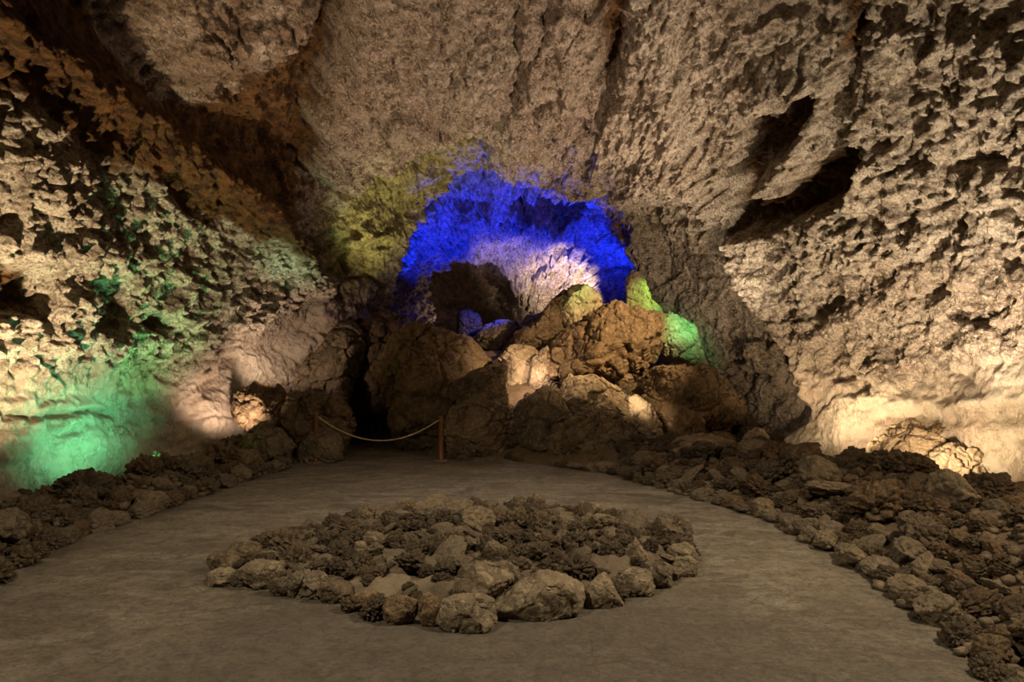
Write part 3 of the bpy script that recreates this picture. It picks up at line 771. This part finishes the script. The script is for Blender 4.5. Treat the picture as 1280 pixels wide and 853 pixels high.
# ---- rubble banks
def edge_points(path):
    return [(float(p[0]), float(p[1])) for p in path]
def border_row(path, side, group, label, rmin, rmax):
    pts = edge_points(path)
    for i in range(len(pts) - 1):
        p, q = np.array(pts[i]), np.array(pts[i + 1]); L = np.hypot(*(q - p)); t = 0
        nrm = np.array([(q - p)[1], -(q - p)[0]]) / L * side
        while t < L:
            r = random.uniform(rmin, rmax); t += r * .9
            c = p + (q - p) * min(t / L, 1) + nrm * random.uniform(.02, .16); t += r * .8
            if c[1] > 12.2 or c[1] < 2.2 or not free(c[0], c[1], r, .6): continue
            placed.append((c[0], c[1], r))
            k = random.choices(['stone', 'lava', 'brown', 'flat'], [.4, .3, .2, .1])[0]
            put_rock('edging_stone', k, c[0], c[1], gz(c[0], c[1]) + r * .35, r * 1.2, r * .9, r * random.uniform(.65, .9), label, group, rot=(random.uniform(-.2, .2), random.uniform(-.2, .2), math.atan2((q - p)[1], (q - p)[0]) + random.uniform(-.4, .4)))
border_row(PATH_R, 1, 'edging rocks along the right side of the path', 'brown rock in the edging row along the right side of the path', .10, .19)
border_row(PATH_L, -1, 'edging rocks along the left side of the path', 'brown rock in the edging row along the left side of the path', .12, .22)
def bank(side, n, zones):
    m = 0; tries = 0
    while m < n and tries < 20000:
        tries += 1
        if side > 0: x = random.uniform(1.8, 7.2); y = random.uniform(3.0, 13.0)
        else: x = random.uniform(-7.6, -3.4); y = random.uniform(4.5, 13.2)
        d = -float(sdist(np.array([x], np.float32), np.array([y], np.float32), PATHPOLY)[0])
        r = random.choice([.09, .11, .13, .16, .2, .25, .3])
        if d < r * 1.0 or d > (3.0 if side > 0 else 1.7): continue
        px = 640 + F * x / y
        if not (-100 < px < 1440): continue
        if not free(x, y, r, .72): continue
        placed.append((x, y, r)); m += 1
        near = y < 7.5
        k = random.choices(['lava', 'brown', 'stone', 'flat'], [.4, .3, .2, .1])[0]
        size = 'large' if r >= .2 else 'small'
        tone = {'lava': 'dark craggy', 'brown': 'rusty brown', 'stone': 'grey-brown', 'flat': 'flat'}[k]
        sidew = 'right' if side > 0 else 'left'
        zone = 'nearest part' if y < 6.5 else ('middle part' if y < 9.5 else 'far part')
        place = 'close to the path' if d < .7 else ('on the crest' if d < (1.8 if side > 0 else 1.2) else 'near the wall')
        lb = f'{size} {tone} rock in the {zone} of the {sidew} bank, {place}'
        put_rock('lava_rock' if k == 'lava' else 'rubble_rock', k, x, y, gz(x, y) + r * .4, r * 1.2, r * random.uniform(.8, 1.1), r * random.uniform(.6, .95), lb, f'{size} {tone} rocks in the {zone} of the {sidew} rubble bank, {place}', tilt=.6)
bank(1, 320, None)
bank(-1, 150, None)
def back_rubble():
    for (x0, x1, y0, y1, n, lb, g) in ((-1.2, 3.6, 12.7, 14.6, 46, 'brown rubble rock at the foot of the collapsed boulders', 'rubble at the foot of the boulder pile'),
                                       (3.0, 5.2, 12.2, 15.6, 40, 'brown rubble rock between the pile and the right wall', 'rubble between the pile and the right wall'),
                                       (-5.4, -3.9, 12.3, 14.6, 24, 'dark rubble rock at the far end of the left bank', 'rubble at the far end of the left bank')):
        m = 0; t = 0
        while m < n and t < 2000:
            t += 1
            x = random.uniform(x0, x1); y = random.uniform(y0, y1); r = random.choice([.12, .16, .22, .3])
            if -float(sdist(np.array([x], np.float32), np.array([y], np.float32), PATHPOLY)[0]) < r * .8: continue
            if not free(x, y, r, .7): continue
            placed.append((x, y, r)); m += 1
            put_rock('rubble_rock', random.choice(['lava', 'brown', 'lava']), x, y, gz(x, y) + r * .35, r * 1.2, r, r * .8, lb, g, tilt=.6)
back_rubble()
def pebbles(name, label, cond, n, seed):
    r = np.random.default_rng(seed)
    Vb, Fb = ico(2); Vs = []; Fs = []; k = 0; c = 0
    while c < n:
        x, y = cond(r); 
        d = -float(sdist(np.array([x], np.float32), np.array([y], np.float32), PATHPOLY)[0])
        if d < -.02 or d > 3.1: continue
        s = r.uniform(.02, .055) * (1 + .4 * (r.random() < .2))
        P = Vb * (1 + .35 * r.normal(size=(len(Vb), 1)) * .4) * s * np.array([1.2, 1, .8])
        P = P + np.array([x, y, gz(x, y) + s * .5]); Vs.append(P); Fs.append(Fb + k); k += len(Vb); c += 1
    me = np_mesh(name, np.concatenate(Vs), np.concatenate(Fs))
    tag(link(name, me, M_LAVA), label, 'gravel', kind='stuff')
pebbles('rubble_gravel', 'loose brown gravel between the rocks of the right bank', lambda r: (r.uniform(1.8, 7), r.uniform(3, 13)), 2600, 5)
pebbles('rubble_gravel', 'loose brown gravel between the rocks of the left bank', lambda r: (r.uniform(-7.2, -3.6), r.uniform(4.5, 13)), 1500, 6)

# ------------------------------------------------------------------ rope barrier
import bmesh
def lathe(prof, seg=20):
    bm = bmesh.new(); rings = []
    for r, z in prof:
        rings.append([bm.verts.new((r * math.cos(2 * math.pi * k / seg), r * math.sin(2 * math.pi * k / seg), z)) for k in range(seg)])
    for a, b in zip(rings[:-1], rings[1:]):
        for k in range(seg): bm.faces.new((a[k], a[(k + 1) % seg], b[(k + 1) % seg], b[k]))
    bm.faces.new(rings[0][::-1]); bm.faces.new(rings[-1])
    me = bpy.data.meshes.new('lathe'); bm.to_mesh(me); bm.free()
    for p in me.polygons: p.use_smooth = True
    return me
def rounded_box(sx, sy, sz, bev):
    bm = bmesh.new(); bmesh.ops.create_cube(bm, size=1)
    for v in bm.verts: v.co = Vector((v.co.x * sx, v.co.y * sy, (v.co.z + .5) * sz))
    bmesh.ops.bevel(bm, geom=bm.edges[:], offset=bev, segments=3, affect='EDGES')
    me = bpy.data.meshes.new('box'); bm.to_mesh(me); bm.free(); return me
tops = []
for (bx, by, ht, lb) in ((394.5, 580, .91, 'rust-brown rope post at the left end of the rope, in front of the grey boulder'),
                     (551, 577, .83, 'rust-brown rope post at the right end of the rope, against the dark blocky boulder')):
    p = gp(bx, by); zz = gz(p[0], p[1])
    e = bpy.data.objects.new('rope_post', None); COL.objects.link(e); e.location = (p[0], p[1], zz)
    tag(e, lb, 'rope post', 'posts of the rope barrier')
    link('shaft', lathe([(.040, .03), (.040, .06), (.036, .065), (.036, ht - .05), (.040, ht - .045), (.040, ht - .02), (.030, ht - .004), (.012, ht)]), M_WOOD, e)
    link('base_plate', rounded_box(.26, .22, .035, .008), M_PLATE, e)
    link('rope_ring', lathe([(.041, ht - .085), (.046, ht - .08), (.046, ht - .068), (.041, ht - .063)]), M_PLATE, e)
    tops.append(Vector((p[0], p[1], zz + ht - .075)))
def rope(a, b, sag):
    n = 90; pts = []
    a = a + (b - a).normalized() * .045; b = b - (b - a).normalized() * .045
    for i in range(n + 1):
        t = i / n; q = a.lerp(b, t); q.z -= sag * 4 * t * (1 - t); pts.append(q)
    V = []; seg = 10; R0 = .013; Lr = 0
    for i, q in enumerate(pts):
        tg = (pts[min(i + 1, n)] - pts[max(i - 1, 0)]).normalized(); s = tg.cross(Vector((0, 0, 1))).normalized(); u = s.cross(tg)
        for k in range(seg):
            an = 2 * math.pi * k / seg; tw = an * 3 + i * 1.3
            r = R0 * (1 + .18 * math.cos(tw)); V.append(q + s * math.cos(an) * r + u * math.sin(an) * r)
    me = np_mesh('rope', np.array([v[:] for v in V]), grid_faces(n + 1, seg, True))
    tag(link('rope', me, M_ROPE), 'pale hemp rope hanging in a shallow curve between the two posts', 'rope')
rope(tops[0], tops[1], .40)

# ------------------------------------------------------------------ lamps of the cave and added fill spots
def spot(name, loc, target, power, color, angle=90, blend=.6, size=.06):
    l = bpy.data.lights.new(name, 'SPOT'); l.energy = power; l.color = color; l.spot_size = math.radians(angle); l.spot_blend = blend; l.shadow_soft_size = size
    o = bpy.data.objects.new(name, l); COL.objects.link(o); o.location = loc
    o.rotation_euler = (Vector(target) - Vector(loc)).to_track_quat('-Z', 'Y').to_euler(); return o
def point(name, loc, power, color, size=.08):
    l = bpy.data.lights.new(name, 'POINT'); l.energy = power; l.color = color; l.shadow_soft_size = size
    o = bpy.data.objects.new(name, l); COL.objects.link(o); o.location = loc; return o
WARM = (1, .78, .50); WHITE = (1, .84, .64); PINK = (1, .76, .58)
# left side
spot('floor_lamp', (-5.7, 7.6, .5), (-7.0, 9.0, 4.4), 1300, WARM, 120, .8)
spot('floor_lamp', (-5.35, 9.8, .4), (-6.5, 10.2, 1.1), 150, (.18, 1, .50), 120, 1.0)
spot('floor_lamp', (-5.3, 10.3, .4), (-6.5, 11.0, 1.2), 150, (.18, 1, .50), 125, 1.0)
spot('floor_lamp', (-5.2, 10.9, .35), (-6.1, 11.8, 2.6), 260, (.30, .95, .30), 66, 1.0)
spot('floor_lamp', (-4.75, 12.0, .5), (-5.5, 13.4, 2.2), 170, PINK, 110, .8)
spot('floor_lamp', tuple(at(330, 468, 12.9)), tuple(at(362, 415, 14.6)), 110, PINK, 120, .8)
# right side
spot('floor_lamp', (4.9, 11.0, .35), (6.0, 12.2, 2.4), 350, WARM, 130, .8)
spot('floor_lamp', (5.6, 9.1, .5), (6.8, 10.4, 1.8), 230, WARM, 140, .8)
spot('floor_lamp', (5.7, 8.0, .8), (5.9, 11.5, 6.0), 1450, WHITE, 105, .8)
# roof
spot('floor_lamp', (3.4, 11.4, .9), (-.4, 13.0, 8.0), 1700, PINK, 90, .9)
spot('floor_lamp', (-4.9, 8.6, .8), (-1.0, 11.5, 8.4), 900, PINK, 80, .9)
# lip of the arch, blue dome, white passage, green slabs
spot('floor_lamp', (-2.9, 14.6, 3.0), (-2.0, 16.2, 6.6), 320, (.90, .90, .45), 100, .9)
spot('floor_lamp', (-1.7, 19.0, 2.9), (-.4, 19.8, 7.0), 3800, (.004, .02, 1), 130, .5)
spot('floor_lamp', (2.0, 18.8, 3.4), (1.6, 19.8, 7.6), 2600, (.004, .02, 1), 120, .5)
spot('floor_lamp', (1.9, 20.6, 3.0), (2.0, 24, 4.7), 2800, (1, .80, .66), 58, .8)
spot('floor_lamp', (-.3, 20.8, 3.3), (-.3, 23.8, 5.5), 520, (1, .80, .66), 50, .9)
point('floor_lamp', (-1.75, 23.6, 3.1), 55, (1, .76, .50))
spot('floor_lamp', (-4.3, 12.9, 2.3), (-4.4, 14.6, 5.2), 90, (.12, .85, .42), 60, .9)
spot('floor_lamp', (3.9, 12.9, 2.7), (4.9, 15.0, 4.2), 170, WHITE, 95, .9)  # spot added in mid-air to lighten the lower right wall
spot('floor_lamp', (-.15, 16.9, 3.5), (-.7, 18.3, 2.7), 160, (.004, .03, 1), 70, .8)
spot('floor_lamp', (3.85, 13.9, 3.0), (3.65, 15.0, 2.5), 120, (.13, 1, .32), 75, .9)
spot('floor_lamp', (3.4, 14.6, 3.7), (2.85, 15.8, 3.1), 75, (.36, 1, .12), 60, .9)
spot('floor_lamp', (1.2, 14.5, 4.0), (1.65, 15.5, 3.2), 50, (.6, 1, .35), 50, .8)
# boulder pile
spot('unseen_spot', (5.1, 10.2, 5.2), (1.7, 14.6, 2.1), 3000, (1, .74, .42), 40, .9)
point('floor_lamp', (-.02, 13.95, 2.05), 14, PINK)
point('floor_lamp', (.45, 14.3, 1.5), 25, PINK)
spot('floor_lamp', (1.95, 11.9, 1.5), (2.42, 12.75, 1.0), 90, WARM, 40, .9)
# unseen spots added over the path and ring as warm fill
spot('unseen_spot', (6.6, 5.6, 2.4), (4.2, 6.6, 0), 260, (1, .68, .38), 110, 1.0, .05)
spot('unseen_spot', (5.0, 4.2, 6.0), (.8, 5.4, 0), 1750, (1, .84, .60), 84, 1.0, .15)
spot('unseen_spot', (-3.6, 1.5, 6.5), (-.2, 5.6, 0), 1350, (1, .86, .64), 85, 1.0, .15)
spot('unseen_spot', (.5, 8.5, 7.4), (.2, 8.4, 0), 520, (1, .84, .64), 62, 1.0, .15)

w = bpy.data.worlds.new('World'); sc.world = w; w.use_nodes = True
w.node_tree.nodes['Background'].inputs[0].default_value = (.9, .65, .42, 1)
w.node_tree.nodes['Background'].inputs[1].default_value = .004

cam = bpy.data.cameras.new('camera'); co = bpy.data.objects.new('camera', cam); COL.objects.link(co)
co.location = tuple(CAM); co.rotation_euler = (math.pi / 2 + PITCH, 0, 0)
cam.sensor_width = 36; cam.lens = F / 1280 * 36; cam.clip_end = 200
sc.camera = co
sc.view_settings.view_transform = 'Standard'
sc.view_settings.look = 'None'
sc.view_settings.exposure = 0.0
sc.view_settings.gamma = 1.0
try: sc.view_settings.use_curve_mapping = False
except Exception: pass
